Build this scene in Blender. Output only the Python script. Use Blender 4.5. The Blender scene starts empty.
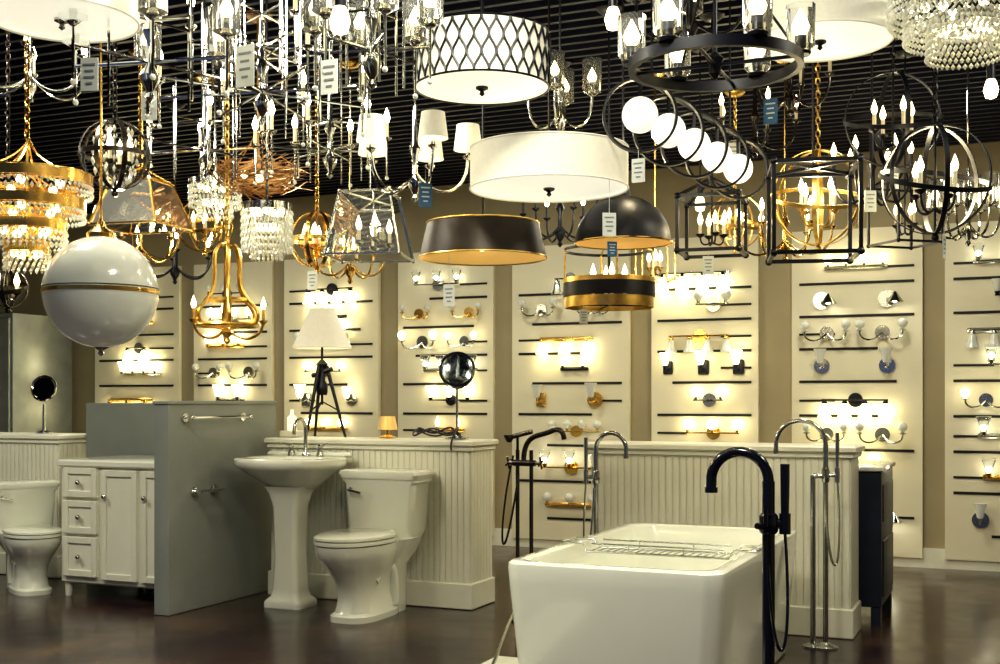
import bpy, math, random
from mathutils import Vector, Matrix
random.seed(11)
sc=bpy.context.scene
A=math.radians(23.5); CA=math.cos(A); SA=math.sin(A)
EYE=1.2; F=1200.0; CEIL=3.0
def W(px,py,d):
    """survey: bearing/elevation reading taken at distance d (m) -> room coordinates"""
    cx=(px-500)/F*d; z=EYE+(400-py)/F*d
    return Vector((cx*CA-d*SA, cx*SA+d*CA, z))
# ---------------------------------------------------------------- materials
def mat(name,col,rough=.5,metal=0,em=None,es=0,tr=0,var=0,vscale=8,bump=0,coat=0,alpha=1):
    m=bpy.data.materials.new(name); m.use_nodes=True
    nt=m.node_tree; b=nt.nodes['Principled BSDF']
    b.inputs['Base Color'].default_value=(*col,1)
    b.inputs['Roughness'].default_value=rough
    b.inputs['Metallic'].default_value=metal
    b.inputs['Transmission Weight'].default_value=tr
    b.inputs['Coat Weight'].default_value=coat
    b.inputs['Alpha'].default_value=alpha
    if em: 
        b.inputs['Emission Color'].default_value=(*em,1); b.inputs['Emission Strength'].default_value=es
    if var or bump:
        tc=nt.nodes.new('ShaderNodeTexCoord'); n=nt.nodes.new('ShaderNodeTexNoise')
        n.inputs['Scale'].default_value=vscale; n.inputs['Detail'].default_value=6
        nt.links.new(tc.outputs['Object'],n.inputs['Vector'])
        if var:
            r=nt.nodes.new('ShaderNodeValToRGB')
            r.color_ramp.elements[0].position=.3; r.color_ramp.elements[1].position=.7
            r.color_ramp.elements[0].color=(*[c*(1-var) for c in col],1)
            r.color_ramp.elements[1].color=(*[min(1,c*(1+var)) for c in col],1)
            nt.links.new(n.outputs['Fac'],r.inputs['Fac']); nt.links.new(r.outputs['Color'],b.inputs['Base Color'])
        if bump:
            bp=nt.nodes.new('ShaderNodeBump'); bp.inputs['Strength'].default_value=bump
            nt.links.new(n.outputs['Fac'],bp.inputs['Height']); nt.links.new(bp.outputs['Normal'],b.inputs['Normal'])
    return m
WARM=(1,.90,.62)
chrome=mat('chrome',(.80,.81,.80),.1,1)
nickel=mat('brushed_nickel',(.52,.53,.49),.2,1,var=.08,vscale=40)
brass=mat('polished_brass',(.82,.53,.15),.22,1,var=.08,vscale=20)
goldleaf=mat('gold_leaf',(.88,.58,.16),.28,1,var=.2,vscale=30)
bronze=mat('dark_bronze',(.06,.052,.045),.25,.85,var=.25,vscale=20)
bronzesh=mat('bronze_drum_shade',(.022,.014,.008),.42,.4,var=.6,vscale=9)
black=mat('black_iron',(.003,.004,.010),.4,.2)
blackgloss=mat('black_gloss',(.004,.005,.012),.18,0,coat=.4)
blacksatin=mat('black_satin',(.0025,.003,.007),.45,0)
porcelain=mat('porcelain',(.79,.81,.71),.12,0,coat=.6,var=.01)
acrylic=mat('tub_acrylic',(.84,.86,.76),.12,0,coat=.6,var=.01)
whitepaint=mat('white_paint',(.76,.76,.64),.38,var=.02)
wallpaint=mat('wall_paint',(.36,.31,.19),.7,var=.05,vscale=3)
panelm=mat('panel_white',(.74,.70,.53),.5,var=.03,vscale=4)
graypaint=mat('gray_paint',(.23,.25,.235),.45,var=.06,vscale=5)
steel=mat('steel',(.28,.31,.32),.35,.6,var=.1)
slot=mat('slot_black',(.003,.003,.005),.6)
shade=mat('lit_fabric_shade',(.74,.72,.60),.8,0,(1,.93,.72),.20,var=.04,vscale=60)
shadein=mat('lit_shade_lining',(.9,.88,.7),.8,0,WARM,.5)
diffuser=mat('lit_diffuser',(.7,.7,.62),.5,0,(1,.95,.76),.62)
opal=mat('opal_glass_lit',(.7,.7,.62),.2,0,(1,.94,.76),.75)
opalw=mat('opal_sconce_glass_lit',(.9,.9,.8),.2,0,(1,.85,.48),7.0)
opaldim=mat('opal_glass',(.60,.62,.55),.15,0,(1,.95,.75),.06,coat=.5)
bulb=mat('lit_bulb',(1,.95,.8),.3,0,(1,.80,.40),6)
bulbw=mat('lit_bulb_bright',(1,.97,.85),.3,0,(1,.93,.72),26)
sleeve=mat('candle_sleeve',(.62,.56,.38),.5,0,(1,.8,.45),.10)
glass=mat('clear_glass',(.92,.95,.94),.03,0,tr=.94)
crystal=mat('crystal',(.88,.9,.84),.05,.3,WARM,.07,tr=.4)  # faint emission puts the glint into the crystal itself
tagw=mat('tag_card',(.60,.63,.58),.6)
tagb=mat('tag_blue',(.03,.12,.24),.6)
tagp=mat('tag_print',(.2,.22,.22),.6)
twig=mat('gilded_twig',(.34,.18,.06),.4,.55,var=.4,vscale=30)
mirrorm=mat('mirror_dark',(.25,.28,.3),.04,1)
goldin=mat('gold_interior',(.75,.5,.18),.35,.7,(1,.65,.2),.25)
cable=mat('cable_rubber',(.01,.01,.012),.5)
darkwood=mat('dark_vanity_wood',(.015,.02,.035),.4,var=.2)
def floor_mat():
    m=bpy.data.materials.new('stained_concrete'); m.use_nodes=True; nt=m.node_tree; b=nt.nodes['Principled BSDF']
    tc=nt.nodes.new('ShaderNodeTexCoord'); n=nt.nodes.new('ShaderNodeTexNoise'); n.inputs['Scale'].default_value=1.5; n.inputs['Detail'].default_value=9; n.inputs['Distortion'].default_value=.7
    r=nt.nodes.new('ShaderNodeValToRGB'); e=r.color_ramp.elements
    e[0].position=.34; e[0].color=(.010,.006,.012,1); e[1].position=.70; e[1].color=(.085,.048,.030,1)
    x=e.new(.5); x.color=(.028,.015,.017,1)
    nt.links.new(tc.outputs['Object'],n.inputs['Vector']); nt.links.new(n.outputs['Fac'],r.inputs['Fac']); nt.links.new(r.outputs['Color'],b.inputs['Base Color'])
    n2=nt.nodes.new('ShaderNodeTexNoise'); n2.inputs['Scale'].default_value=5; nt.links.new(tc.outputs['Object'],n2.inputs['Vector'])
    mr=nt.nodes.new('ShaderNodeMapRange'); mr.inputs['To Min'].default_value=.09; mr.inputs['To Max'].default_value=.30
    nt.links.new(n2.outputs['Fac'],mr.inputs['Value']); nt.links.new(mr.outputs['Result'],b.inputs['Roughness'])
    return m
floorm=floor_mat()
ceilm=mat('ceiling_dark',(.003,.004,.010),.8)
slatm=mat('ceiling_slat',(.006,.008,.024),.45,.2)
# ---------------------------------------------------------------- builder
def ringE(cx,cy,z,rx,rf,rb=None,n=40,e=2.0):
    rb=rf if rb is None else rb; o=[]
    for i in range(n):
        t=2*math.pi*i/n; c=math.cos(t); s=math.sin(t)
        ry=rb if s>0 else rf
        o.append(Vector((cx+rx*math.copysign(abs(c)**(2/e),c), cy+ry*math.copysign(abs(s)**(2/e),s), z)))
    return o
def ringR(cx,cy,z,hx,hy,r,n=6):
    o=[]; r=min(r,hx,hy)
    for k,(sx,sy) in enumerate(((1,1),(-1,1),(-1,-1),(1,-1))):
        for i in range(n):
            t=math.pi/2*(k+i/(n-1)); o.append(Vector((cx+sx*(hx-r)+r*math.cos(t), cy+sy*(hy-r)+r*math.sin(t), z)))
    return o
class B:
    def __init__(s,name,loc=(0,0,0),rz=0,sc_=1):
        s.name=name; s.loc=Vector(loc); s.rz=rz; s.s=sc_; s.v=[]; s.f=[]; s.m=[]; s.mats=[]
    def mi(s,m):
        if m not in s.mats: s.mats.append(m)
        return s.mats.index(m)
    def add(s,vs,fs,m):
        o=len(s.v); i=s.mi(m); s.v+= [Vector(v) for v in vs]; s.f+=[tuple(a+o for a in f) for f in fs]; s.m+=[i]*len(fs)
    def loft(s,rings,m,cap0=True,cap1=True):
        n=len(rings[0]); vs=[p for r in rings for p in r]; fs=[]
        for k in range(len(rings)-1):
            for i in range(n):
                j=(i+1)%n; fs.append((k*n+i,k*n+j,(k+1)*n+j,(k+1)*n+i))
        if cap0: fs.append(tuple(range(n-1,-1,-1)))
        if cap1: fs.append(tuple(range((len(rings)-1)*n,len(rings)*n)))
        s.add(vs,fs,m)
    def lathe(s,prof,c,m,n=28,cap=False):
        c=Vector(c); s.loft([ringE(c.x,c.y,c.z+z,max(r,.0004),max(r,.0004),n=n) for r,z in prof],m,cap,cap)
    def box(s,c,sz,m,bev=0,rz=0):
        x,y,z=[a/2 for a in sz]; c=Vector(c)
        if bev: 
            bev=min(bev,x*.9,y*.9,z*.9)
            rs=[ringR(0,0,-z,x-bev,y-bev,bev,3),ringR(0,0,-z+bev,x,y,bev,3),ringR(0,0,z-bev,x,y,bev,3),ringR(0,0,z,x-bev,y-bev,bev,3)]
        else: rs=[[Vector((a*x,b*y,k*z)) for a,b in ((1,1),(-1,1),(-1,-1),(1,-1))] for k in (-1,1)]
        R=Matrix.Rotation(rz,3,'Z'); s.loft([[R@p+c for p in r] for r in rs],m)
    def tube(s,pts,r,m,n=8,closed=False,caps=True):
        pts=[Vector(p) for p in pts]; N=len(pts); rings=[]; up=None
        for i,p in enumerate(pts):
            if closed: t=pts[(i+1)%N]-pts[i-1]
            else: t=pts[min(i+1,N-1)]-pts[max(i-1,0)]
            if t.length<1e-9: t=Vector((0,0,1))
            t.normalize()
            if up is None: up=t.orthogonal().normalized()
            else:
                up=up-t*up.dot(t)
                if up.length<1e-6: up=t.orthogonal()
                up.normalize()
            w=t.cross(up); rr=r[i] if isinstance(r,(list,tuple)) else r
            rings.append([p+(up*math.cos(a)+w*math.sin(a))*rr for a in [2*math.pi*k/n for k in range(n)]])
        if closed: rings.append(rings[0]); caps=False
        s.loft(rings,m,caps,caps)
    def torus(s,c,R,r,m,rot=None,n=40,k=6,sq=1):
        c=Vector(c); M=rot or Matrix.Identity(3)
        s.tube([c+M@Vector((R*math.cos(2*math.pi*i/n),R*math.sin(2*math.pi*i/n)*sq,0)) for i in range(n)],r,m,k,True)
    def band(s,c,R,h,t,m,rot=None,n=48):
        c=Vector(c); M=rot or Matrix.Identity(3)
        rs=[]
        for rr,z in ((R,-h/2),(R,h/2),(R-t,h/2),(R-t,-h/2),(R,-h/2)):
            rs.append([c+M@p for p in ringE(0,0,z,rr,rr,n=n)])
        s.loft(rs,m,False,False)
    def ball(s,c,r,m,n=20,k=12,sz=1):
        s.lathe([(r*math.sin(math.pi*i/k),-r*sz*math.cos(math.pi*i/k)) for i in range(k+1)],c,m,n)
    def gem(s,c,r,h,m):
        c=Vector(c); vs=[c+Vector((0,0,h)),c-Vector((0,0,h))]+[c+Vector((r*math.cos(a),r*math.sin(a),0)) for a in (0,1.57,3.14,4.71)]
        s.add(vs,[(0,2,3),(0,3,4),(0,4,5),(0,5,2),(1,3,2),(1,4,3),(1,5,4),(1,2,5)],m)
    def chain(s,p0,z1,m,r=.0035,L=.03):
        z=p0[2]; i=0
        while z<z1:
            M=Matrix.Rotation(math.pi/2,3,'X'); 
            if i%2: M=Matrix.Rotation(math.pi/2,3,'Z')@M
            c=Vector((p0[0],p0[1],z+L/2)); s.tube([c+M@Vector((L*.33*math.cos(2*math.pi*q/8),L*.66*math.sin(2*math.pi*q/8),0)) for q in range(8)],r,m,4,True)
            z+=L; i+=1
    def flame(s,c,m=None,k=1.0):
        s.lathe([(.006*k,0),(.011*k,.010*k),(.0135*k,.022*k),(.009*k,.038*k),(.004*k,.052*k),(.0005,.062*k)],c,m or bulb,10)
    def candle(s,c,h=.07,m=None,sl=None,cup=None,k=1.0):
        c=Vector(c)
        if cup: s.lathe([(.004,-.012),(.020*k,0),(.022*k,.006),(.010,.006)],c,cup,12,True)
        s.tube([c,c+Vector((0,0,h))],.008*k,sl or sleeve,8); s.flame(c+Vector((0,0,h)),m,k)
    def tag(s,p,m=None,w=.05,h=.085,L=.12,rz=None):
        p=Vector(p); rz=A+random.uniform(-.5,.5) if rz is None else rz
        s.tube([p,p-Vector((0,0,L))],.0012,tagw,4)
        s.box(p-Vector((0,0,L+h/2)),(w,.003,h),m or tagw,0,rz)
        R=Matrix.Rotation(rz,3,'Z')
        for q in range(4): s.box(p-Vector((0,0,L+h*(.2+.19*q)))+R@Vector((0,-.0022,0)),(w*(.7,.5,.6,.35)[q],.001,h*.06),tagp if m in (None,tagw) else tagw,0,rz)
    def canopy(s,m,z=None,r=.06,x=0,y=0):
        z=CEIL-s.loc.z if z is None else z
        s.lathe([(.012,-.03),(r*.6,-.028),(r,-.008),(r,0)],(x,y,z),m,20,True)
    def done(s,smooth=True,ang=40):
        me=bpy.data.meshes.new(s.name); R=Matrix.Rotation(s.rz,3,'Z')
        me.from_pydata([R@(v*s.s) for v in s.v],[],s.f)
        for m in s.mats: me.materials.append(m)
        me.polygons.foreach_set('material_index',s.m)
        if smooth: me.shade_smooth(); me.set_sharp_from_angle(angle=math.radians(ang))
        me.update(); ob=bpy.data.objects.new(s.name,me); ob.location=s.loc; sc.collection.objects.link(ob); return ob
def arc(c,r,a0,a1,d,n=12):
    c=Vector(c); d=Vector(d); return [c+d*(r*math.cos(a0+(a1-a0)*i/n))+Vector((0,0,r*math.sin(a0+(a1-a0)*i/n))) for i in range(n+1)]
def bez(p0,p1,p2,p3,n=12):
    p0,p1,p2,p3=map(Vector,(p0,p1,p2,p3)); o=[]
    for i in range(n+1):
        t=i/n; o.append(p0*(1-t)**3+p1*3*t*(1-t)**2+p2*3*t*t*(1-t)+p3*t**3)
    return o
# ---------------------------------------------------------------- room shell
WY=9.1
b=B('floor'); b.box((-3.5,4.0,-.05),(15,13,.1),floorm); b.done(False)
b=B('wall_back'); b.box((-3.5,WY+.1,1.55),(13,.2,3.1),wallpaint); b.done(False)
b=B('wall_left'); b.box((-9.9,3.3,1.55),(.2,11.4,3.1),wallpaint); b.done(False)
b=B('wall_right'); b.box((3.1,3.3,1.55),(.2,11.4,3.1),wallpaint); b.done(False)
b=B('ceiling'); b.box((-3.5,3.6,3.25),(15,12.5,.1),ceilm)
y=-2
while y<9.05:
    b.box((-3.4,y,3.03),(12.7,.03,.06),slatm); y+=.115
for x in range(-9,3,2): b.box((x,3.6,3.12),(.06,11,.12),ceilm)
b.done(False)
b=B('baseboard_back'); b.box((-3.4,WY-.012,.07),(12.7,.022,.14),whitepaint); b.done(False)
panels=[(-8.2,-7.2),(-7.03,-6.17),(-6.04,-5.08),(-4.89,-4.0),(-3.83,-2.83),(-2.65,-1.82),(-1.57,-.65),(-.50,.45),(.7,1.6)]
rows=[2.17,1.93,1.69,1.45,1.20,.95,.66,.36]
# ---------------------------------------------------------------- wall fixtures
def shade_bell(b,c,dn,m,r=.045,h=.10):
    s=-1 if dn else 1
    b.lathe([(r*.35,0),(r*.5,s*h*.1),(r*.62,s*h*.5),(r,s*h)],c,m,14)
def wall_fixture(x,z,kind,metal,lit=True):
    y=WY-.0435; g=opalw if lit else opaldim
    nm={'v':'vanity_light','g':'globe_vanity_light','s':'wall_sconce','c':'candle_wall_light','k':'clear_glass_vanity_light','r':'swing_arm_wall_sconce','m':'adjustable_wall_lamp'}[kind]
    b=B(nm,(x,y,z),0,random.choice((.85,.95,1.05)))
    if kind in 'vgkc':
        n=random.choice((2,3,3,4)) ; w=.15 if n==4 else .2; tot=w*(n-1)
        if random.random()<.5: b.box((0,-.012,0),(tot+.08,.02,.035),metal,.008)
        else: b.tube([(0,0,0),(0,-.02,0)],.055,metal,24)
        b.tube([(-tot/2-.02,-.06,0),(tot/2+.02,-.06,0)],.007,metal)
        b.tube([(0,-.02,0),(0,-.06,0)],.01,metal)
        dn=random.random()<.5
        for i in range(n):
            cx=-tot/2+w*i
            if kind=='g': b.tube([(cx,-.06,0),(cx,-.06,.03)],.012,metal); b.ball((cx,-.06,.065),.040,g,16,10)
            elif kind=='c': b.tube([(cx,-.06,0),(cx,-.06,.03)],.014,metal); b.flame((cx,-.06,.03),bulb,1.5)
            else:
                b.lathe([(.012,.0),(.022,-.02 if dn else .02),(.022,-.03 if dn else .03)],(cx,-.06,0),metal,12,True)
                shade_bell(b,(cx,-.06,-.03 if dn else .03),dn,g if kind=='v' else glass,.05,.10)
                if kind=='k': b.ball((cx,-.06,-.06 if dn else .06),.015,bulbw,10,8)
    elif kind=='s':
        b.tube(bez((0,0,0),(0,-.1,-.03),(0,-.11,-.02),(0,-.11,.02)),.007,metal)
        if random.random()<.5: b.box((0,-.01,0),(.09,.02,.12),metal,.01)
        else: b.tube([(0,0,0),(0,-.018,0)],.06,metal,24)
        shade_bell(b,(0,-.11,.02),False,g,.05,.11)
    elif kind=='m':
        b.tube([(0,0,0),(0,-.02,0)],.06,metal,24); b.tube([(0,-.02,0),(.02,-.1,-.04),(.06,-.12,.03)],.007,metal)
        b.lathe([(.01,0),(.03,-.03),(.06,-.07)],(.06,-.12,.04),metal,18); b.ball((.06,-.12,-.01),.022,bulbw,10,8)
    elif kind=='r':
        b.tube([(0,0,0),(0,-.018,0)],.05,metal,24)
        for sgn in (-1,1):
            b.tube(bez((0,-.01,0),(sgn*.05,-.08,-.08),(sgn*.14,-.1,-.06),(sgn*.14,-.1,.0)),.007,metal)
            b.lathe([(.01,0),(.03,.01),(.01,.02)],(sgn*.14,-.1,0),metal,12,True)
            b.ball((sgn*.14,-.1,.055),.033,g,14,8)
    b.done()
for pi,(x0,x1) in enumerate(panels):
    b=B('lighting_showroom_board'); cx=(x0+x1)/2; w=x1-x0
    b.box((cx,WY-.022,1.26),(w,.04,2.38),panelm)
    for z in rows:
        z2=z-.115
        a=random.choice((0,.12,.25)); 
        b.box((cx+random.choice((-1,1))*a/2,WY-.044,z2),(w*.88-a,.010,.019),slot)
        if random.random()<.55: b.box((cx-random.choice((-1,1))*w*.3,WY-.044,z2+.11),(w*.28,.010,.016),slot)
    b.done(False)
    for ri,z in enumerate(rows):
        metal=random.choice((chrome,nickel,nickel,brass,black) if pi not in (3,4) else (black,brass,brass,nickel))
        k=random.choice('vkkvgmsrk' if pi>5 else 'vvggcsrvk')
        lit=random.random()<(.55 if pi>5 else .70)
        if k in 'srm':
            for q in ((-.24,.22) if random.random()<.6 else (-.28,0,.27)):
                if k=='r': q*=.85
                if k=='r' and abs(q)<.01: continue
                wall_fixture(cx+q,z,k,metal,lit)
        else: wall_fixture(cx+random.uniform(-.08,.08),z,k,metal,lit)
# ---------------------------------------------------------------- half walls
HY=6.22; HT=.30
def half_wall(x0,x1,h=.97,y0=HY,t=HT):
    b=B('beadboard_half_wall'); cx=(x0+x1)/2; w=x1-x0; y1=y0+t
    b.box((cx,(y0+y1)/2,h/2-.02),(w,t,h-.04),whitepaint)
    n=int(w/.038); 
    for i in range(n): b.box((x0+(i+.5)*w/n,y0-.003,h/2),(w/n-.0035,.006,h-.1),whitepaint,.0022)
    n=int(t/.038)
    for i in range(n): b.box((x1+.003,y0+(i+.5)*t/n,h/2),(.006,t/n-.0035,h-.1),whitepaint,.0022)
    b.box((cx,(y0+y1)/2,h-.02),(w+.07,t+.07,.035),whitepaint,.008)
    b.box((cx,(y0+y1)/2,h-.05),(w+.04,t+.04,.03),whitepaint,.006)
    b.box((cx,(y0+y1)/2,.075),(w+.035,t+.035,.15),whitepaint,.006)
    b.done()
half_wall(-4.24,-2.89); half_wall(-2.16,-.79); half_wall(-9.0,-5.95)
b=B('gray_partition_wall'); b.box((-4.39,5.89,.59),(.1,1.04,1.18),graypaint,.004)
b.box((-4.39,5.89,1.185),(.115,1.055,.02),graypaint,.003); b.box((-5.14,6.46,.59),(1.50,.08,1.18),graypaint,.004); b.done()
def towel_bar(y0,y1,z):
    b=B('towel_bar',(-4.337,0,z))
    for y in (y0,y1):
        b.tube([(0,y,0),(.012,y,0)],.025,chrome,16); b.tube([(0,y,0),(.06,y,0)],.009,chrome)
        b.ball((.06,y,0),.014,chrome,10,8)
    b.tube([(.06,y0-.02,0),(.06,y1+.02,0)],.008,chrome); b.done()
towel_bar(5.5,6.05,1.10); 
b=B('toilet_paper_holder',(-4.337,0,.68))
for y in (5.58,5.76): b.tube([(0,y,0),(.012,y,0)],.025,chrome,16); b.tube([(0,y,0),(.06,y,0)],.009,chrome)
b.tube([(.06,5.56,0),(.06,5.78,0)],.011,chrome); b.tube([(.06,5.67,0),(.07,5.67,.03)],.01,chrome); b.done()
# white vanity
b=B('white_vanity_cabinet',(-4.935,6.03,0)); w=.92
b.box((0,0,.44),(w,.72,.70),whitepaint,.004); b.box((0,-.01,.815),(w+.03,.75,.045),porcelain,.01)
for sx in (-1,1):
    for sy in (-1,1): b.tube([(sx*.43,sy*.32,.1),(sx*.435,sy*.325,0)],[.03,.018],whitepaint,8)
def shaker(b,cx,cz,w,h,y):
    b.box((cx,y,cz),(w,.016,h),whitepaint,.003)
    for s in (-1,1): b.box((cx+s*(w/2-.02),y-.012,cz),(.04,.012,h),whitepaint,.003); b.box((cx,y-.012,cz+s*(h/2-.02)),(w-.08,.012,.04),whitepaint,.003)
for i,z in enumerate((.70,.49,.25)):
    shaker(b,-.30,z,.26,(.18,.2,.24)[i],-.365); b.ball((-.30,-.395,z),.016,nickel,10,8)
for cx in (.0,.30):
    shaker(b,cx,.45,.27,.66,-.365); b.ball((cx-.1,-.395,.62),.016,nickel,10,8)
b.tube([(-.43,-.33,.09),(.43,-.33,.09)],.01,whitepaint)
b.done()
b=B('dark_vanity_cabinet',(-.98,6.92,0)); b.box((0,0,.46),(.6,.6,.72),darkwood,.005); b.box((0,0,.835),(.63,.63,.03),porcelain,.006)
for sx in (-1,1):
    for sy in (-1,1): b.box((sx*.27,sy*.27,.06),(.05,.05,.12),darkwood)
b.box((.302,0,.3),(.012,.5,.3),darkwood,.004); b.box((.302,0,.65),(.012,.5,.2),darkwood,.004); b.done()
# ---------------------------------------------------------------- toilets
def toilet(x,y,rz,s=1.06):
    b=B('toilet',(x,y,0),rz,s)
    b.loft([ringR(0,-.115,.40,.185,.085,.04),ringR(0,-.115,.43,.2,.095,.04),ringR(0,-.115,.68,.215,.1,.035),ringR(0,-.115,.695,.228,.108,.03),ringR(0,-.115,.71,.228,.108,.03)],porcelain)
    b.loft([ringR(0,-.115,.71,.232,.113,.03),ringR(0,-.115,.735,.245,.122,.03),ringR(0,-.115,.75,.24,.118,.03),ringR(0,-.115,.757,.22,.1,.03)],porcelain)
    E=lambda z,rx,rf,rb,cy=-.42,e=2.2: ringE(0,cy,z,rx,rf,rb,44,e)
    b.loft([E(0,.125,.2,.27,-.38,3),E(.03,.125,.2,.27,-.38,3),E(.045,.110,.18,.26,-.38,2.6),E(.12,.098,.16,.25,-.38,2.4),E(.2,.108,.18,.25,-.39,2.3),E(.27,.14,.23,.25,-.4),E(.33,.172,.27,.25,-.42),E(.37,.182,.285,.25,-.42),E(.395,.182,.285,.25,-.42)],porcelain)
    b.loft([ringR(0,-.15,.0,.1,.1,.05),ringR(0,-.15,.25,.105,.1,.05),ringR(0,-.15,.33,.16,.12,.05),ringR(0,-.15,.40,.19,.12,.05)],porcelain)
    for sx in (-1,1): b.tube(bez((sx*.075,-.42,.2),(sx*.09,-.30,.32),(sx*.085,-.2,.28),(sx*.075,-.2,.05)),.04,porcelain,14)
    b.loft([E(.398,.18,.285,.18),E(.402,.19,.292,.19),E(.416,.19,.292,.19),E(.42,.184,.287,.185)],porcelain)
    b.loft([E(.424,.185,.288,.185),E(.428,.191,.294,.19),E(.44,.19,.292,.19),E(.449,.165,.265,.17)],porcelain)
    b.box((0,-.235,.43),(.22,.03,.03),porcelain,.008)
    b.tube([(-.16,-.21,.65),(-.16,-.235,.65)],.013,chrome,12); b.tube([(-.17,-.24,.65),(-.09,-.245,.635)],.008,chrome)
    b.tube(bez((-.2,-.05,.15),(-.24,-.05,.2),(-.22,-.08,.3),(-.17,-.08,.42)),.006,chrome)
    b.ball((-.2,-.05,.15),.02,chrome,10,8)
    b.done()
toilet(-3.34,HY-.04,0); toilet(-5.98,5.90,math.radians(58),.90); toilet(-6.72,5.90,math.radians(58),.90)
# ---------------------------------------------------------------- pedestal sink
b=B('pedestal_sink',(-3.91,5.93,0))
b.loft([ringR(0,0,z,hx,hy,.03) for z,hx,hy in ((0,.125,.11),(.03,.125,.11),(.045,.115,.1),(.06,.098,.085),(.1,.088,.075),(.3,.078,.068),(.58,.085,.075),(.66,.105,.09),(.70,.125,.11))],porcelain)
S=lambda z,rx,ry,e=3.2,cy=0: ringE(0,cy,z,rx,ry,ry,48,e)
b.loft([S(.68,.13,.10,2.4,.05),S(.72,.18,.15,2.4,.03),S(.77,.25,.2,2.6,.01),S(.80,.285,.225,2.8),S(.815,.302,.24),S(.835,.312,.245),S(.855,.312,.245),S(.865,.302,.238),S(.865,.26,.155,2.3,-.04),S(.855,.24,.14,2.2,-.04),S(.80,.2,.12,2.1,-.04),S(.75,.1,.07,2,-.04)],porcelain)
b.box((0,.205,.875),(.58,.05,.03),porcelain,.01)
b.done()
b=B('widespread_sink_faucet',(-3.91,6.09,.867))
b.lathe([(.025,0),(.022,.015),(.012,.03),(.011,.12)],(0,0,0),nickel,16,True)
b.tube([(0,0,.1),(0,0,.16)]+arc((0,-.06,.16),.06,0,math.pi*.9,(0,1,0))+[(0,-.125,.13)],.011,nickel,10)
for sx in (-1,1):
    b.lathe([(.024,0),(.02,.02),(.012,.04),(.016,.06),(.005,.07)],(sx*.1,0,0),nickel,16,True)
    b.tube([(sx*.1,0,.058),(sx*.16,-.01,.075)],[.007,.005],nickel)
b.done()
# ---------------------------------------------------------------- bathtub
TX0,TX1,TY0,TY1=-1.83,-.98,4.23,5.86; tcx=(TX0+TX1)/2; tcy=(TY0+TY1)/2; hx=(TX1-TX0)/2; hy=(TY1-TY0)/2
b=B('freestanding_bathtub',(tcx,tcy,0)); r=.07
RR=lambda z,k,rr=r: ringR(0,0,z,hx-k,hy-k,rr,8)
b.loft([RR(.0,.055),RR(.01,.045),RR(.3,.02),RR(.5,.004),RR(.555,0),RR(.572,.002),RR(.58,.012),RR(.58,.05,.09),RR(.572,.06,.1),RR(.5,.075,.12),RR(.3,.11,.14),RR(.2,.14,.16),RR(.16,.19,.16),RR(.15,.25,.12)],acrylic)
b.torus((hx-.077,.1,.47),.028,.006,chrome,Matrix.Rotation(math.pi/2,3,'Y'),20); b.tube([(hx-.08,.1,.47),(hx-.095,.1,.47)],.026,chrome,16)
b.tube([(0,0,.15),(0,0,.158)],.035,chrome,20)
b.done()
b=B('wire_bath_caddy',(tcx,4.95,.586)); W2=hx*.98
for yy in (-.08,.08): b.tube([(-W2,yy,0),(-W2+.09,yy,0),(-W2+.11,yy,-.035),(W2-.11,yy,-.035),(W2-.09,yy,0),(W2,yy,0)],.005,nickel)
for i in range(19):
    x=-W2+.12+i*(2*W2-.24)/18; b.tube([(x,-.08,-.035),(x,.08,-.035)],.003,nickel,5)
for xx in (-W2,W2): b.tube([(xx,-.08,0),(xx,.08,0)],.005,nickel)
for yy in (-.08,.08): b.tube([(-W2+.13,yy,.0),(W2-.13,yy,.0)],.004,nickel,5)
for xx in (-.12,.12): b.tube([(xx,-.08,-.035),(xx,-.08,.0)],.003,nickel,5); b.tube([(xx,.08,-.035),(xx,.08,.0)],.003,nickel,5)
b.done()
b=B('low_plinth'); b.box((-1.98,4.02,.0401),(.26,1.6,.08),whitepaint,.004); b.done()
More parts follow.
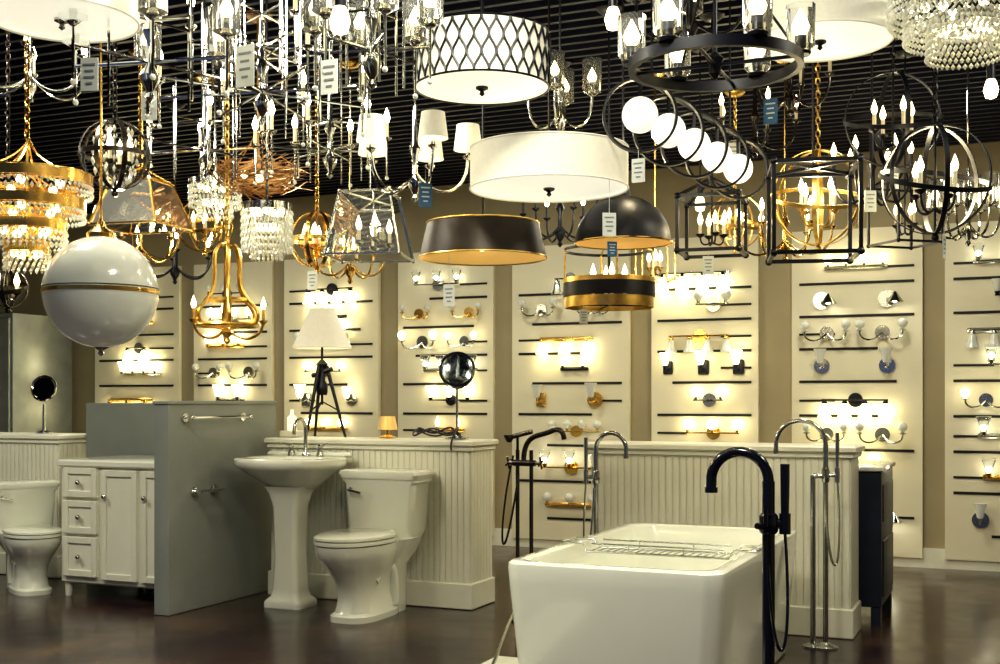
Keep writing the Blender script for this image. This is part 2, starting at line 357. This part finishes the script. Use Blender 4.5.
# ---------------------------------------------------------------- tub fillers
def tub_filler(name,x,y,m,H,d,reach,r=.018,hand=(1,0,0),double=False):
    b=B(name,(x,y,0)); d=Vector(d).normalized(); h=Vector(hand).normalized()
    b.lathe([(.06,0),(.06,.008),(.03,.02),(r*1.3,.03)],(0,0,0),m,24,True)
    R=reach/2
    b.tube([(0,0,.01),(0,0,H-R)],r,m,14)
    b.tube([Vector((0,0,H-R-.03))]+arc(d*R+Vector((0,0,H-R)),R,math.pi,0.12,d,16)+[d*(2*R)+Vector((0,0,H-R-.03))],r*.85,m,12)
    b.tube([d*(2*R)+Vector((0,0,H-R-.025)),d*(2*R)+Vector((0,0,H-R-.045))],r*1.05,m,12)
    zc=H-R-.18
    b.lathe([(r*1.2,0),(r*1.5,.01),(r*1.5,.06),(r*1.2,.07)],(0,0,zc),m,16,True)
    b.tube([Vector((0,0,zc+.035)),h*.055+Vector((0,0,zc+.035))],r*.8,m,10)
    b.tube([h*.055+Vector((0,0,zc+.0)),h*.055+Vector((0,0,zc+.07))],r*.9,m,12)
    b.tube([h*.055+Vector((0,0,zc+.05)),h*.055+Vector((0,0,zc+.14)),h*.055+Vector((0,0,zc+.24))],[r*.6,r*.7,r*.75],m,12)
    b.tube([Vector((0,0,zc+.02)),-h*.03+Vector((0,-.05,zc+.03))],r*.5,m,8)
    b.tube([Vector((0,-.05,zc+.03)),Vector((0,-.05,zc+.09))],r*.35,m,8)
    b.tube(bez(h*.055+Vector((0,0,zc)),h*.09+Vector((0,0,zc-.5)),h*.02+Vector((0,-.05,zc-.55)),Vector((0,-.03,zc-.02)),22),.006,m,6)
    if double:
        o=h*-.06; b.tube([o+Vector((0,0,.01)),o+Vector((0,0,zc+.03))],r,m,12); b.tube([o+Vector((0,0,zc+.03)),Vector((0,0,zc+.03))],r,m,10)
        b.lathe([(.05,0),(.05,.008),(.02,.02)],o,m,20,True)
    b.done()
tub_filler('black_tub_filler_faucet',-.80,4.16,blackgloss,1.02,(-1,.0,0),.20,.022,(1,.2,0))
tub_filler('chrome_tub_filler_faucet',-.87,5.95,nickel,1.10,(-1,-.1,0),.235,.013,(1,0,0),True)
tub_filler('chrome_floor_mount_faucet',-2.03,5.92,nickel,1.03,(1,-.1,0),.17,.014,(-1,0,0),False)
b=B('bronze_clawfoot_tub_faucet',(-2.47,6.0,0))
for o in (-.035,.045):
    b.lathe([(.04,0),(.04,.008),(.015,.02)],(o,0,0),bronze,18,True); b.tube([(o,0,.01),(o,0,.93)],.011,bronze,10)
b.tube([(-.06,0,.86),(.07,0,.86)],.018,bronze,12)
for sx in (-.09,.1):
    b.tube([(0,0,.86),(sx,0,.86)],.01,bronze)
    for a in range(4): b.tube([(sx,0,.86),(sx,.035*math.cos(a*1.57+.4),.86+.035*math.sin(a*1.57+.4))],.006,bronze,6)
b.tube(bez((0,0,.86),(0,0,1.02),(.08,-.01,1.0),(.16,-.02,1.03),14)+bez((.16,-.02,1.03),(.2,-.02,1.05),(.24,-.03,1.05),(.245,-.03,.99),8),.014,bronze,10)
b.tube([(-.035,0,.93),(-.035,0,1.0)],.008,bronze); b.tube([(-.07,.0,1.0),(.05,0,1.03)],.013,bronze); b.lathe([(.012,0),(.03,.03),(.03,.04)],(-.085,0,.97),bronze,14,True)
b.tube(bez((-.06,0,.9),(-.16,0,.5),(-.12,-.05,.1),(-.02,-.02,.8),20),.006,bronze,6)
b.done()
b=B('shower_hose'); b.tube(bez((-1.86,5.2,.56),(-2.05,4.9,.5),(-2.0,4.6,.1),(-1.99,4.45,.088),18)+bez((-1.99,4.45,.088),(-1.98,4.4,.088),(-1.97,4.3,.088),(-1.93,4.2,.088),6),.008,nickel,8); b.done()
# ---------------------------------------------------------------- things on half walls
HZ=.9705
p=Vector((-3.97,HY+.15,HZ))
b=B('tripod_table_lamp',p); 
for a in (0.2,2.3,4.4):
    d=Vector((math.cos(a),math.sin(a)*.7,0)); b.tube([d*.155+Vector((0,0,.006)),d*.03+Vector((0,0,.44))],[.008,.013],black,8); b.tube([d*.10+Vector((0,0,.17)),Vector((0,0,.22))],.005,black,6); b.ball(d*.155+Vector((0,0,.009)),.009,black,8,6)
b.lathe([(.03,.26),(.035,.28),(.035,.32),(.02,.35),(.02,.43),(.038,.45),(.01,.48)],(0,0,0),black,14,True); b.tube([(0,0,.2),(0,0,.56)],.008,black)
b.tube([(-.07,0,.38),(.07,0,.42)],.014,black)
b.lathe([(.185,.55),(.075,.79)],(0,0,0),shade,36); b.lathe([(.181,.552),(.073,.788)],(0,0,0),shadein,36); b.ball((0,0,.64),.03,bulb,12,8)
b.torus((0,0,.55),.185,.003,whitepaint); b.torus((0,0,.79),.075,.003,whitepaint); b.tube([(-.075,0,.78),(.075,0,.78)],.003,black,5); b.tube([(0,0,.5),(0,0,.8)],.004,black,5)
b.done()
p=Vector((-3.05,HY+.16,HZ)); M=Matrix.Rotation(.35,3,'Z')@Matrix.Rotation(math.radians(78),3,'X')
b=B('makeup_mirror',p); b.lathe([(.07,0),(.07,.008),(.02,.018),(.007,.03),(.007,.30)],(0,0,0),nickel,24,True)
b.torus((0,0,.41),.1,.009,black,M); b.add([Vector((0,0,.41))+M@v for v in ringE(0,0,.002,.098,.098,n=36)],[tuple(range(36))],mirrorm)
b.add([Vector((0,0,.41))+M@v for v in ringE(0,0,-.004,.098,.098,n=36)],[tuple(range(35,-1,-1))],nickel)
b.tube([Vector((0,0,.30))]+[Vector((0,0,.41))+Vector((.112*math.cos(t),.0,.112*math.sin(t))) for t in [math.pi*(1+i/10) for i in range(11)]],.005,nickel,6)
b.done()
b=B('power_cord',(0,0,0)); pts=[]
for i in range(60):
    t=i/59; a=t*4.2*math.pi; pts.append(Vector((-3.15+.16*math.cos(a)*(1-.3*t),HY+.08+.07*math.sin(a)+.02*t, HZ+.012+.03*math.sin(a*1.7)**2+t*.03)))
pts+=bez(pts[-1],pts[-1]+Vector((.1,-.1,.05)),(-3.0,HY-.07,HZ),( -2.98,HY-.06,HZ-.06))
b.tube(pts,.006,cable,6); b.done()
b=B('small_box_with_glow',(-4.17,HY+.12,HZ)); b.box((0,0,.02),(.12,.1,.04),whitepaint,.006); b.lathe([(.03,.04),(.03,.12),(.012,.14),(.01,.17)],(.0,0,0),shadein,16,True); b.done()  # small box; the bottle shape on top glows by its own emission
b=B('small_accent_lamp',(-3.52,HY+.17,HZ)); b.lathe([(.05,0),(.05,.01),(.012,.02),(.012,.06)],(0,0,0),brass,20,True); b.lathe([(.06,.05),(.045,.13)],(0,0,0),goldin,24); b.ball((0,0,.085),.02,bulb,10,8); b.done()
b=B('gray_steel_cabinet',(-9.0,8.6,0)); b.box((0,0,1.0),(1.2,.75,2.0),steel,.01); b.box((0,-.39,1.3),(1.16,.03,1.3),steel,.008); b.box((0,-.39,.32),(1.16,.03,.56),steel,.008); b.tube([(.45,-.43,.8),(.45,-.43,1.8)],.014,chrome);  # plain gray steel cabinet standing in for a metal-framed panel
for z in (.82,1.78): b.tube([(.45,-.4,z),(.45,-.43,z)],.01,chrome)
b.done()
b=B('round_vanity_mirror',(-6.22,HY+.15,HZ)); b.lathe([(.06,0),(.06,.008),(.012,.02),(.008,.2)],(0,0,0),chrome,20,True)
b.torus((0,0,.31),.085,.009,chrome,M); b.add([Vector((0,0,.31))+M@v for v in ringE(0,0,.002,.083,.083,n=30)],[tuple(range(30))],mirrorm); b.done()
# ================================================================= HANGING FIXTURES
def stem(b,z0,m,kind='rod',r=.005):
    top=(CEIL-b.loc.z)/b.s
    if kind=='chain': b.chain((0,0,z0),top-.02,m)
    else: b.tube([(0,0,z0),(0,0,top-.005)],r,m,6)
    b.canopy(m,top)
def drum(name,px,py,d,R,H,outer,diff=True,metal=nickel,top=1.0,pattern=False,rimm=None,inner=None,tag=None,kind='rod'):
    b=B(name,W(px,py,d)); Rt=R*top
    b.lathe([(R,0),(Rt,H)],(0,0,0),outer,56); b.lathe([(R-.004,.001),(Rt-.004,H-.001)],(0,0,0),inner or shadein,56)
    b.torus((0,0,0),R,.004,rimm or outer,n=56); b.torus((0,0,H),Rt,.004,rimm or outer,n=56)
    if diff:
        b.lathe([(R-.006,.008),(R*.5,.004),(.001,.003)],(0,0,0),diffuser,48); b.lathe([(.001,-.03),(.01,-.022),(.006,-.012),(.022,-.004),(.022,.003)],(0,0,0),metal if not rimm else rimm,16)
    else:
        for a in range(3): 
            q=a*2.094; b.tube([(.03*math.cos(q),.03*math.sin(q),H*.8),(.03*math.cos(q)+.001,.03*math.sin(q),H*.45)],.012,sleeve,8); b.ball((.05*math.cos(q),.05*math.sin(q),H*.42),.026,bulb,12,8)
    for a in range(3):
        q=a*2.094+.3; b.tube([(0,0,H),(Rt*math.cos(q),Rt*math.sin(q),H)],.003,metal,5)
    b.tube([(0,0,H*.5),(0,0,H)],.006,metal,6)
    if pattern:
        n=30
        for i in range(n):
            for sg in (1,-1):
                pts=[]
                for j in range(15):
                    z=.004+(H-.008)*j/14; th=2*math.pi*i/n+sg*(math.pi/n)*.98*(.5-.5*math.cos(2*math.pi*j/14*1.5))
                    pts.append(((R+.003)*math.cos(th),(R+.003)*math.sin(th),z))
                b.tube(pts,.0045,black,5)
    stem(b,H,metal,kind)
    if tag: b.tag((R*tag[1],-R*tag[2],0),tag[0])
    b.done()
drum('patterned_drum_pendant_light',482,88,4.2,.234,.187,shade,pattern=True,rimm=black,metal=black)
drum('white_drum_pendant_light',549,189,4.56,.3,.15,shade,metal=bronze,tag=(tagw,.9,.3))
drum('bronze_drum_pendant_light',483,258,4.9,.26,.14,bronzesh,False,metal=black,top=.88,rimm=goldleaf,inner=goldin,tag=(tagw,-.3,.6))
drum('white_drum_pendant_light',820,42,4.2,.245,.21,shade,metal=black)
drum('white_drum_pendant_light',62,20,3.4,.21,.1,shade,metal=nickel)
b=B('black_dome_pendant_light',W(623,243,4.8),0,.96)
b.lathe([(.2*math.cos(t),.2*math.sin(t)*.98) for t in [i*math.pi/2/14 for i in range(15)]],(0,0,0),blacksatin,48)
b.lathe([(.196*math.cos(t),.194*math.sin(t)*.98) for t in [i*math.pi/2/14 for i in range(15)]],(0,0,0),goldin,48); b.torus((0,0,0),.2,.004,brass,n=48); b.ball((0,0,.08),.035,bulb,12,8); b.tube([(0,0,.08),(0,0,.19)],.015,black)
b.lathe([(.03,.19),(.03,.22),(.01,.25)],(0,0,0),black,16,True); stem(b,.2,black); b.tag((.02,-.205,.0),tagb,L=.02,w=.04,h=.06); b.done()
b=B('black_and_gold_band_chandelier',W(609,296,5.5),0,1.05); b.band((0,0,.025),.2,.06,.004,black); b.band((0,0,-.03),.195,.045,.004,goldleaf); b.band((0,0,.065),.2,.02,.006,goldleaf)
for a in range(4):
    q=a*1.57+.5; b.tube([(.195*math.cos(q),.195*math.sin(q),.06),(.195*math.cos(q),.195*math.sin(q),.2),(.02*math.cos(q),.02*math.sin(q),.26)],.005,goldleaf,6)
    b.tube([(.19*math.cos(q),.19*math.sin(q),-.04),(0,0,-.04)],.004,black,6); b.candle((.07*math.cos(q),.07*math.sin(q),-.02),.1,bulb)
    b.tube([(0,0,-.03),(.07*math.cos(q),.07*math.sin(q),-.02)],.005,black,5)
b.band((0,0,.2),.197,.012,.004,black)
b.tube([(0,0,-.04),(0,0,.27)],.006,black); stem(b,.26,black); b.tag((-.05,-.19,-.05),tagw,L=.02,w=.04,h=.06); b.done()
b=B('globe_pendant_light',W(101,292,4.3)); b.ball((0,0,0),.2,opaldim,48,28); b.band((0,0,.0),.2025,.014,.004,brass); b.band((0,0,.013),.202,.003,.003,bronze)
b.lathe([(.05,.19),(.05,.21),(.02,.23),(.008,.26)],(0,0,0),brass,20,True); b.lathe([(.001,-.23),(.012,-.22),(.006,-.21),(.03,-.198)],(0,0,0),nickel,16); stem(b,.25,brass); b.done()
def chand(name,px,py,d,R,n,metal,shade_k=None,tiers=1,kind='rod',drop=.08,rods=False,tags=(),rise=.06,bm=None,rz=0,k=1.0):
    b=B(name,W(px,py,d),rz)
    b.lathe([(.001,-.12),(.015,-.105),(.008,-.09),(.026,-.06),(.03,-.04),(.012,-.01),(.012,.06),(.024,.09),(.012,.12),(.008,.26)],(0,0,0),metal,18)
    for t in range(tiers):
        Rt=R*(1-.38*t); z0=t*.16
        for i in range(n if t==0 else max(3,n-2)):
            q=2*math.pi*i/(n if t==0 else max(3,n-2))+.35*t+.2; u=Vector((math.cos(q),math.sin(q),0)); Z=Vector((0,0,1))
            if rods:
                e=u*Rt+Z*(z0+rise); b.tube([Z*z0,u*Rt+Z*z0],.0055,metal,6); b.tube([u*Rt+Z*(z0-.05),e],.005,metal,6)
                b.tube([e-Z*.16,e+Z*.05],.004,metal,6); b.ball(e-Z*.165,.009,crystal,8,6)
                b.tube([u*Rt*.55+Z*(z0-.12),u*Rt*.55+Z*(z0+.28)],.004,metal,6); b.tube([u*Rt*.55+Z*(z0+.12),Z*(z0+.12)],.004,metal,5)
            else: b.tube(bez(Z*z0,u*Rt*.4+Z*(z0-drop*1.5),u*Rt+Z*(z0-drop*1.2),u*Rt+Z*(z0+rise)),.006,metal,7)
            e=u*Rt+Z*(z0+rise)
            if shade_k=='drum':
                b.candle(e,.04,bulb,metal,metal); b.lathe([(.058,.03),(.045,.13)],e,shade,20); b.lathe([(.056,.032),(.043,.128)],e,shadein,20)
            elif shade_k=='glass':
                b.candle(e,.05,bulb,metal,metal); b.lathe([(.02,.0),(.04,.012),(.043,.15)],e,glass,18)
            elif shade_k=='bell':
                b.lathe([(.02,0),(.02,.03)],e,metal,12,True); b.lathe([(.022,.03),(.04,.06),(.055,.12),(.065,.14)],e,opal,18)
            else: b.candle(e,.07,bm or bulb,sleeve if metal not in (black,) else black,metal,k)
    stem(b,.24,metal,kind)
    for (a,h,m,s) in tags: b.tag((R*math.cos(a),R*math.sin(a),h),m,w=.05*s,h=.09*s,L=.05)
    b.done()
chand('chrome_chandelier',262,92,4.3,.40,8,chrome,None,2,rods=True,tags=((-2.2,.0,tagw,1.1),(-1.1,.1,tagw,1.5)),bm=bulbw)
chand('chrome_chandelier',150,62,3.5,.24,6,chrome,'glass',1,rods=True,tags=((-1.6,0,tagw,1.0),))
chand('chrome_glass_chandelier',372,50,3.6,.18,6,nickel,'glass',1,rods=True,tags=((-1.8,-.02,tagw,1.1),))
chand('small_shade_chandelier',415,172,4.75,.21,5,chrome,'drum',1,tags=((-1.2,-.03,tagb,1),),rz=.3)
chand('chrome_chandelier',205,150,5.1,.26,6,chrome,None,1,rods=True,bm=bulbw)
chand('nickel_chandelier',330,150,5.0,.24,6,nickel,None,1,rods=True,bm=bulbw,rz=.5)
chand('black_candle_chandelier',872,185,5.2,.16,6,black,None,1,tags=((-1.5,0,tagw,1),))
chand('black_glass_shade_chandelier',690,15,4.45,.2,4,black,'glass',1)
chand('bronze_chandelier',790,90,5.3,.17,5,bronze,None,1,tags=((-1.9,-.02,tagb,1.2),))
chand('bronze_chandelier',755,135,6.0,.2,5,bronze,None,1,tags=((-1.9,-.02,tagw,1.2),))
chand('brass_chandelier',140,245,6.2,.22,5,brass,None,1,kind='chain')
chand('brass_chandelier',785,240,6.3,.24,6,brass,None,1,bm=bulbw)
chand('brass_chandelier',350,262,6.4,.2,5,brass,None,1)
chand('nickel_chandelier',560,110,5.2,.14,4,nickel,'glass',1)
chand('chrome_chandelier',968,222,5.8,.15,6,chrome,'glass',1,bm=bulbw)
chand('black_candle_chandelier',560,225,6.4,.2,6,black,None,1,bm=bulbw)
chand('black_candle_chandelier',175,265,7.3,.24,6,black,None,1,bm=bulbw)
chand('nickel_chandelier',30,75,5.1,.25,6,nickel,None,1,kind='chain',bm=bulbw)
b=B('black_ring_chandelier',W(715,65,3.7),0,.95); b.band((0,0,0),.28,.035,.02,black)
for i in range(6):
    q=i*math.pi/3+.2; e=Vector((.27*math.cos(q),.27*math.sin(q),.015)); b.lathe([(.03,0),(.034,.01),(.012,.02),(.012,.06)],e,black,14,True); b.flame(e+Vector((0,0,.06)),bulb,1.4)
    b.lathe([(.03,.015),(.045,.03),(.047,.16)],e,glass,20)
    if i%2==0: b.tube([e,Vector((0,0,.42))],.005,black,6)
for q in (0,1.57): b.tube([(.27*math.cos(q),.27*math.sin(q),0),(-.27*math.cos(q),-.27*math.sin(q),0)],.006,black,6)
b.tube([(0,0,0),(0,0,.42)],.007,black); b.lathe([(.001,-.05),(.02,-.03),(.02,0),(.03,.02),(.01,.04)],(0,0,0),black,16)
stem(b,.42,black,'chain'); b.done()
P0=W(640,115,4.3); P1=W(738,165,5.3); 
P1.z=P0.z
b=B('linear_ring_and_globe_chandelier',P0); D=(P1-P0)
dirn=D.normalized(); b.tube([Vector((0,0,.14)),D+Vector((0,0,.14))],.009,black,8)
for i in range(5):
    c=D*(i/4); Mx=Matrix.Rotation(math.atan2(dirn.y,dirn.x)+math.pi/2+.5,3,'Z')@Matrix.Rotation(math.pi/2,3,'X')
    b.band(c,.135,.03,.009,black,Mx); b.ball(c,.065,opal,24,16); b.tube([c+Vector((0,0,.06)),c+Vector((0,0,.14))],.008,black,6)
top=CEIL-P0.z
for f in (.1,.9): b.tube([D*f+Vector((0,0,.14)),D*f+Vector((0,0,top))],.005,black,6)
b.box(D*.5+Vector((0,0,top-.01)),(.1,.1,.02),black); b.tag((.0,-.02,-.13),tagw,L=.03); b.done()
def orb(name,px,py,d,R,metal,n=3,tilt=0,band=False,kind='chain',candles=4,cry=False,tag=None,r=.006,bm=None):
    b=B(name,W(px,py,d),tilt)
    for i in range(n):
        M_=Matrix.Rotation(math.pi*i/n+.2,3,'Z')@Matrix.Rotation(math.pi/2,3,'X')
        if band: b.band((0,0,0),R,.018,.004,metal,M_)
        else: b.torus((0,0,0),R,r,metal,M_,48,6)
    b.band((0,0,0),R*1.005,.018,.004,metal,Matrix.Rotation(.35*(tilt!=0),3,'X'))
    b.tube([(0,0,-R),(0,0,R)],.005,metal,6); b.ball((0,0,-R-.012),.014,metal,10,8)
    for i in range(candles):
        q=2*math.pi*i/candles+.4; u=Vector((math.cos(q),math.sin(q),0)); Z=Vector((0,0,1))
        b.tube(bez(-Z*R*.5,u*R*.2-Z*R*.7,u*R*.42-Z*R*.6,u*R*.42-Z*R*.25),.005,metal,6); b.candle(u*R*.42-Z*R*.25,R*.35,bm,None,metal)
    if cry:
        for k in range(6):
            z=-R*.75+k*R*.28; rr=math.sqrt(max(R*R-z*z,.0001))*.62
            for i in range(14): b.gem((rr*math.cos(i*.449),rr*math.sin(i*.449),z),.009,.016,crystal)
    stem(b,R,metal,kind)
    if tag: b.tag((0,-R*.3,-R*.9),tag,L=.03)
    b.done()
orb('crystal_strap_orb_chandelier',115,155,4.75,.14,bronze,4,0,True,cry=True)
orb('brass_orb_chandelier',317,240,5.5,.13,brass,4,0,True,cry=False,tag=tagw)
orb('gold_orb_chandelier',818,198,5.5,.22,goldleaf,3,.4,True,bm=bulbw)
orb('black_orb_chandelier',935,180,4.4,.20,black,3,.6,True,tag=tagw)
orb('black_orb_chandelier',893,120,5.0,.20,black,2,.2,True,tag=tagw)
orb('gold_orb_chandelier',735,222,7.0,.16,goldleaf,3,.9,False)
orb('brass_orb_chandelier',205,225,6.7,.15,brass,3,.3,False)
orb('glass_ring_pendant_light',8,288,5.2,.085,bronze,2,.3,True,candles=2)
def lantern(name,px,py,d,wt,wb,h,metal,rz=.2,candles=4,r=.006,glassy=False,kind='rod',tag=None,cross=False,roof=True):
    b=B(name,W(px,py,d),rz)
    T=[Vector((x*wt/2,y*wt/2,h/2)) for x,y in ((1,1),(-1,1),(-1,-1),(1,-1))]; Bo=[Vector((x*wb/2,y*wb/2,-h/2)) for x,y in ((1,1),(-1,1),(-1,-1),(1,-1))]
    for i in range(4):
        j=(i+1)%4
        for a,c in ((T[i],T[j]),(Bo[i],Bo[j]),(T[i],Bo[i])): b.tube([a,c],r,metal,4)
        if roof: b.tube([T[i],Vector((0,0,h/2+wt*.35))],r*.8,metal,4)
        if cross: b.tube([T[i],Bo[j]],r*.5,metal,4)
        if glassy: b.add([T[i]*.98,T[j]*.98,Bo[j]*.98,Bo[i]*.98],[(0,1,2,3)],glass)
        for v in (T[i],Bo[i]): b.ball(v,r*1.5,metal,8,6)
    zt=h/2+(wt*.35 if roof else 0)
    if not roof:
        for i in range(4): b.tube([T[i],(0,0,h/2)],r*.8,metal,4)
    if candles: b.tube([(0,0,-h*.3),(0,0,zt)],.005,metal,6)
    for i in range(candles):
        q=2*math.pi*i/candles+.4; u=Vector((math.cos(q),math.sin(q),0)); e=u*wb*.2+Vector((0,0,-h*.18))
        b.tube(bez((0,0,-h*.3),u*.02+Vector((0,0,-h*.35)),e-Vector((0,0,.06)),e),.004,metal,6); b.candle(e,h*.2,None,None,metal)
    stem(b,zt,metal,kind)
    if tag: b.tag((0,-wb*.45,-h/2),tag,L=.03)
    b.done()
lantern('black_box_lantern_pendant',813,212,4.85,.33,.33,.36,black,.25,0,.011,roof=False)
lantern('black_box_lantern_pendant',712,226,5.6,.28,.28,.25,black,.1,4,.011,roof=True,tag=tagw)
lantern('brass_lantern_pendant',142,205,5.3,.19,.32,.2,brass,.15,4,.006,True,tag=None)
lantern('clear_glass_lantern_pendant',370,226,5.3,.22,.33,.28,nickel,.3,4,.006,True,roof=False)
lantern('black_box_lantern_pendant',905,215,6.2,.26,.26,.3,black,.7,4,.008)
lantern('brass_box_lantern_pendant',655,262,6.6,.18,.18,.2,brass,.5,3,.005)
b=B('twig_nest_chandelier',W(258,178,5.6),0,1.1)
for i in range(170):
    q=random.uniform(0,6.28); rr=random.uniform(.08,.17); z=random.uniform(-.05,.05)
    c=Vector((rr*math.cos(q),rr*math.sin(q),z)); t=Vector((-math.sin(q),math.cos(q),random.uniform(-.4,.6)))*random.uniform(.05,.10)+Vector((math.cos(q),math.sin(q),.3))*random.uniform(-.02,.05)
    b.tube([c-t,c,c+t*1.1+Vector((0,0,.012))],[.003,.0035,.0012],twig,4)
for a in range(3): q=a*2.09; b.tube([(.12*math.cos(q),.12*math.sin(q),0),(0,0,.2)],.003,twig,5); b.ball((.06*math.cos(q),.06*math.sin(q),.01),.018,bulb,10,8); b.tube([(.06*math.cos(q),.06*math.sin(q),.01),(0,0,.1)],.004,twig,5)
b.torus((0,0,0),.12,.006,twig); stem(b,.1,twig); b.done()
def crystal_tiers(name,px,py,d,tiers,metal,kind='chain',step=.035,g=.012,swag=True,bh=.022):
    b=B(name,W(px,py,d))
    ztop=max(z for R,z,h in tiers)
    for R,z,h in tiers:
        b.band((0,0,z),R,bh,.006,metal); n=int(2*math.pi*R/(g*2.4)); b.band((0,0,z-bh*.6),R*1.01,.004,.004,metal); b.band((0,0,z+bh*.6),R*1.01,.004,.004,metal)
        k=0
        while k*step<h:
            for i in range(n):
                q=2*math.pi*(i+.5*(k%2))/n; b.gem((R*math.cos(q)*.99,R*math.sin(q)*.99,z-bh/2-step*.5-k*step),g,step*.52,crystal)
            k+=1
        for a in range(3):
            q=a*2.094; b.tube([(R*math.cos(q),R*math.sin(q),z),(0,0,z+.03)],.004,metal,5)
        for a in range(5):
            q=a*1.2566+.3; b.ball((R*.55*math.cos(q),R*.55*math.sin(q),z-.02),.016,bulb,10,6); b.tube([(R*.55*math.cos(q),R*.55*math.sin(q),z-.01),(0,0,z+.03)],.004,metal,5)
    if swag:
        for a in range(6):
            q=a*1.047; b.tube(bez((tiers[0][0]*math.cos(q),tiers[0][0]*math.sin(q),tiers[0][1]),(tiers[0][0]*.4*math.cos(q),tiers[0][0]*.4*math.sin(q),ztop+.05),(.03*math.cos(q),.03*math.sin(q),ztop+.08),(.01,0,ztop+.15),8),.004,metal,5)
    b.tube([(0,0,min(z for R,z,h in tiers)),(0,0,ztop+.15)],.006,metal,6)
    stem(b,ztop+.15,metal,kind); b.done()
crystal_tiers('brass_crystal_tiered_chandelier',27,215,4.4,[(.23,.13,.03),(.205,.04,.04),(.14,-.04,.07),(.08,-.12,.05)],brass,step=.024,g=.009,bh=.034)
crystal_tiers('crystal_drum_chandelier',267,222,5.0,[(.105,.06,.16),(.065,.0,.14)],chrome,'rod',.03,.008,False)
crystal_tiers('crystal_chandelier',965,5,3.9,[(.24,.04,.08),(.19,-.0,.10),(.12,-.06,.10)],chrome,'rod',.022,.008,False)
crystal_tiers('crystal_basket_chandelier',215,195,6.1,[(.13,.06,.10),(.09,-.02,.08)],nickel,'rod',.03,.009,True)
b=B('gold_bell_chandelier',W(227,295,5.5),0,1.15); 
for i in range(6):
    q=i*math.pi/3+.2; u=Vector((math.cos(q),math.sin(q),0)); Z=Vector((0,0,1))
    b.tube(bez(Z*.2+u*.03,u*.09+Z*.16,u*.02+Z*.05,u*.09-Z*.02)+bez(u*.09-Z*.02,u*.14-Z*.07,u*.14-Z*.08,u*.12-Z*.12),.0075,goldleaf,6)
    if i%2==0:
        b.tube(bez(u*.02-Z*.15,u*.08-Z*.2,u*.15-Z*.17,u*.155-Z*.11),.006,goldleaf,6); b.candle(u*.155-Z*.11,.05,None,goldleaf,goldleaf,.8)
b.torus((0,0,.2),.03,.006,goldleaf); b.torus((0,0,-.12),.12,.009,goldleaf); b.band((0,0,-.02),.09,.012,.004,goldleaf)
b.tube([(0,0,-.18),(0,0,.22)],.006,goldleaf); b.lathe([(.001,-.2),(.015,-.185),(.008,-.17),(.03,-.15),(.01,-.13)],(0,0,0),goldleaf,14)
for a in range(3): q=a*2.09; b.tube([(0,0,-.14),(.12*math.cos(q),.12*math.sin(q),-.12)],.004,goldleaf,5)
stem(b,.2,goldleaf,'chain'); b.done()
for (px,py,d) in ((613,20,3.9),(991,90,4.6),(340,22,3.2),(700,205,6.1)):
    b=B('bare_bulb_pendant_light',W(px,py,d)); b.lathe([(.001,-.035),(.02,-.028),(.028,0),(.02,.03),(.012,.045)],(0,0,0),bulb,16); b.lathe([(.016,.04),(.016,.09),(.005,.1)],(0,0,0),black,12,True); stem(b,.09,black); b.done()
# ================================================================= LIGHTS
def area(name,loc,size,e,col=(1,.95,.78)):
    l=bpy.data.lights.new(name,'AREA'); l.energy=e; l.color=col; l.size=size
    o=bpy.data.objects.new(name,l); o.location=loc; sc.collection.objects.link(o); return o
for i,(x,y,e) in enumerate(((-1.2,2.6,60),(-3.6,3.4,54),(-6.2,4.0,40),(.8,4.6,34),(-1.0,7.5,22),(-3.6,7.5,18),(-6.2,7.5,18))):
    area('ceiling_fill_light',(x,y,2.97),.5,e)  # unseen area lamps added for overall light from above; no track fixtures
for (px,py,d,e) in ((262,60,4.3,5),(420,140,4.6,4),(640,150,4.7,4),(815,205,5.1,9),(120,215,4.9,6),(930,190,4.6,5),(560,230,5.9,9),(300,250,6.0,10),(700,240,6.9,10),(900,200,6.6,9),(120,260,7.0,9)):
    l=bpy.data.lights.new('chandelier_bulb_light','POINT'); l.energy=e; l.color=(1,.84,.52); l.shadow_soft_size=.03
    o=bpy.data.objects.new('chandelier_bulb_light',l); o.location=W(px,py,d)+Vector((0,0,.05)); sc.collection.objects.link(o)
w=bpy.data.worlds.new('World'); sc.world=w; w.use_nodes=True; w.node_tree.nodes['Background'].inputs[0].default_value=(.14,.18,.30,1); w.node_tree.nodes['Background'].inputs[1].default_value=.42
sc.view_settings.view_transform='Standard'
sc.view_settings.exposure=.18
try: sc.view_settings.look='Medium High Contrast'
except Exception as ex: print('look',ex)
# ---------------------------------------------------------------- camera
cd=bpy.data.cameras.new('camera'); cam=bpy.data.objects.new('camera',cd); sc.collection.objects.link(cam)
cam.location=(0,0,EYE); cam.rotation_euler=(math.pi/2,0,A); cd.sensor_width=36; cd.lens=36*F/1000; cd.shift_y=68/1000; cd.clip_start=.05
sc.camera=cam
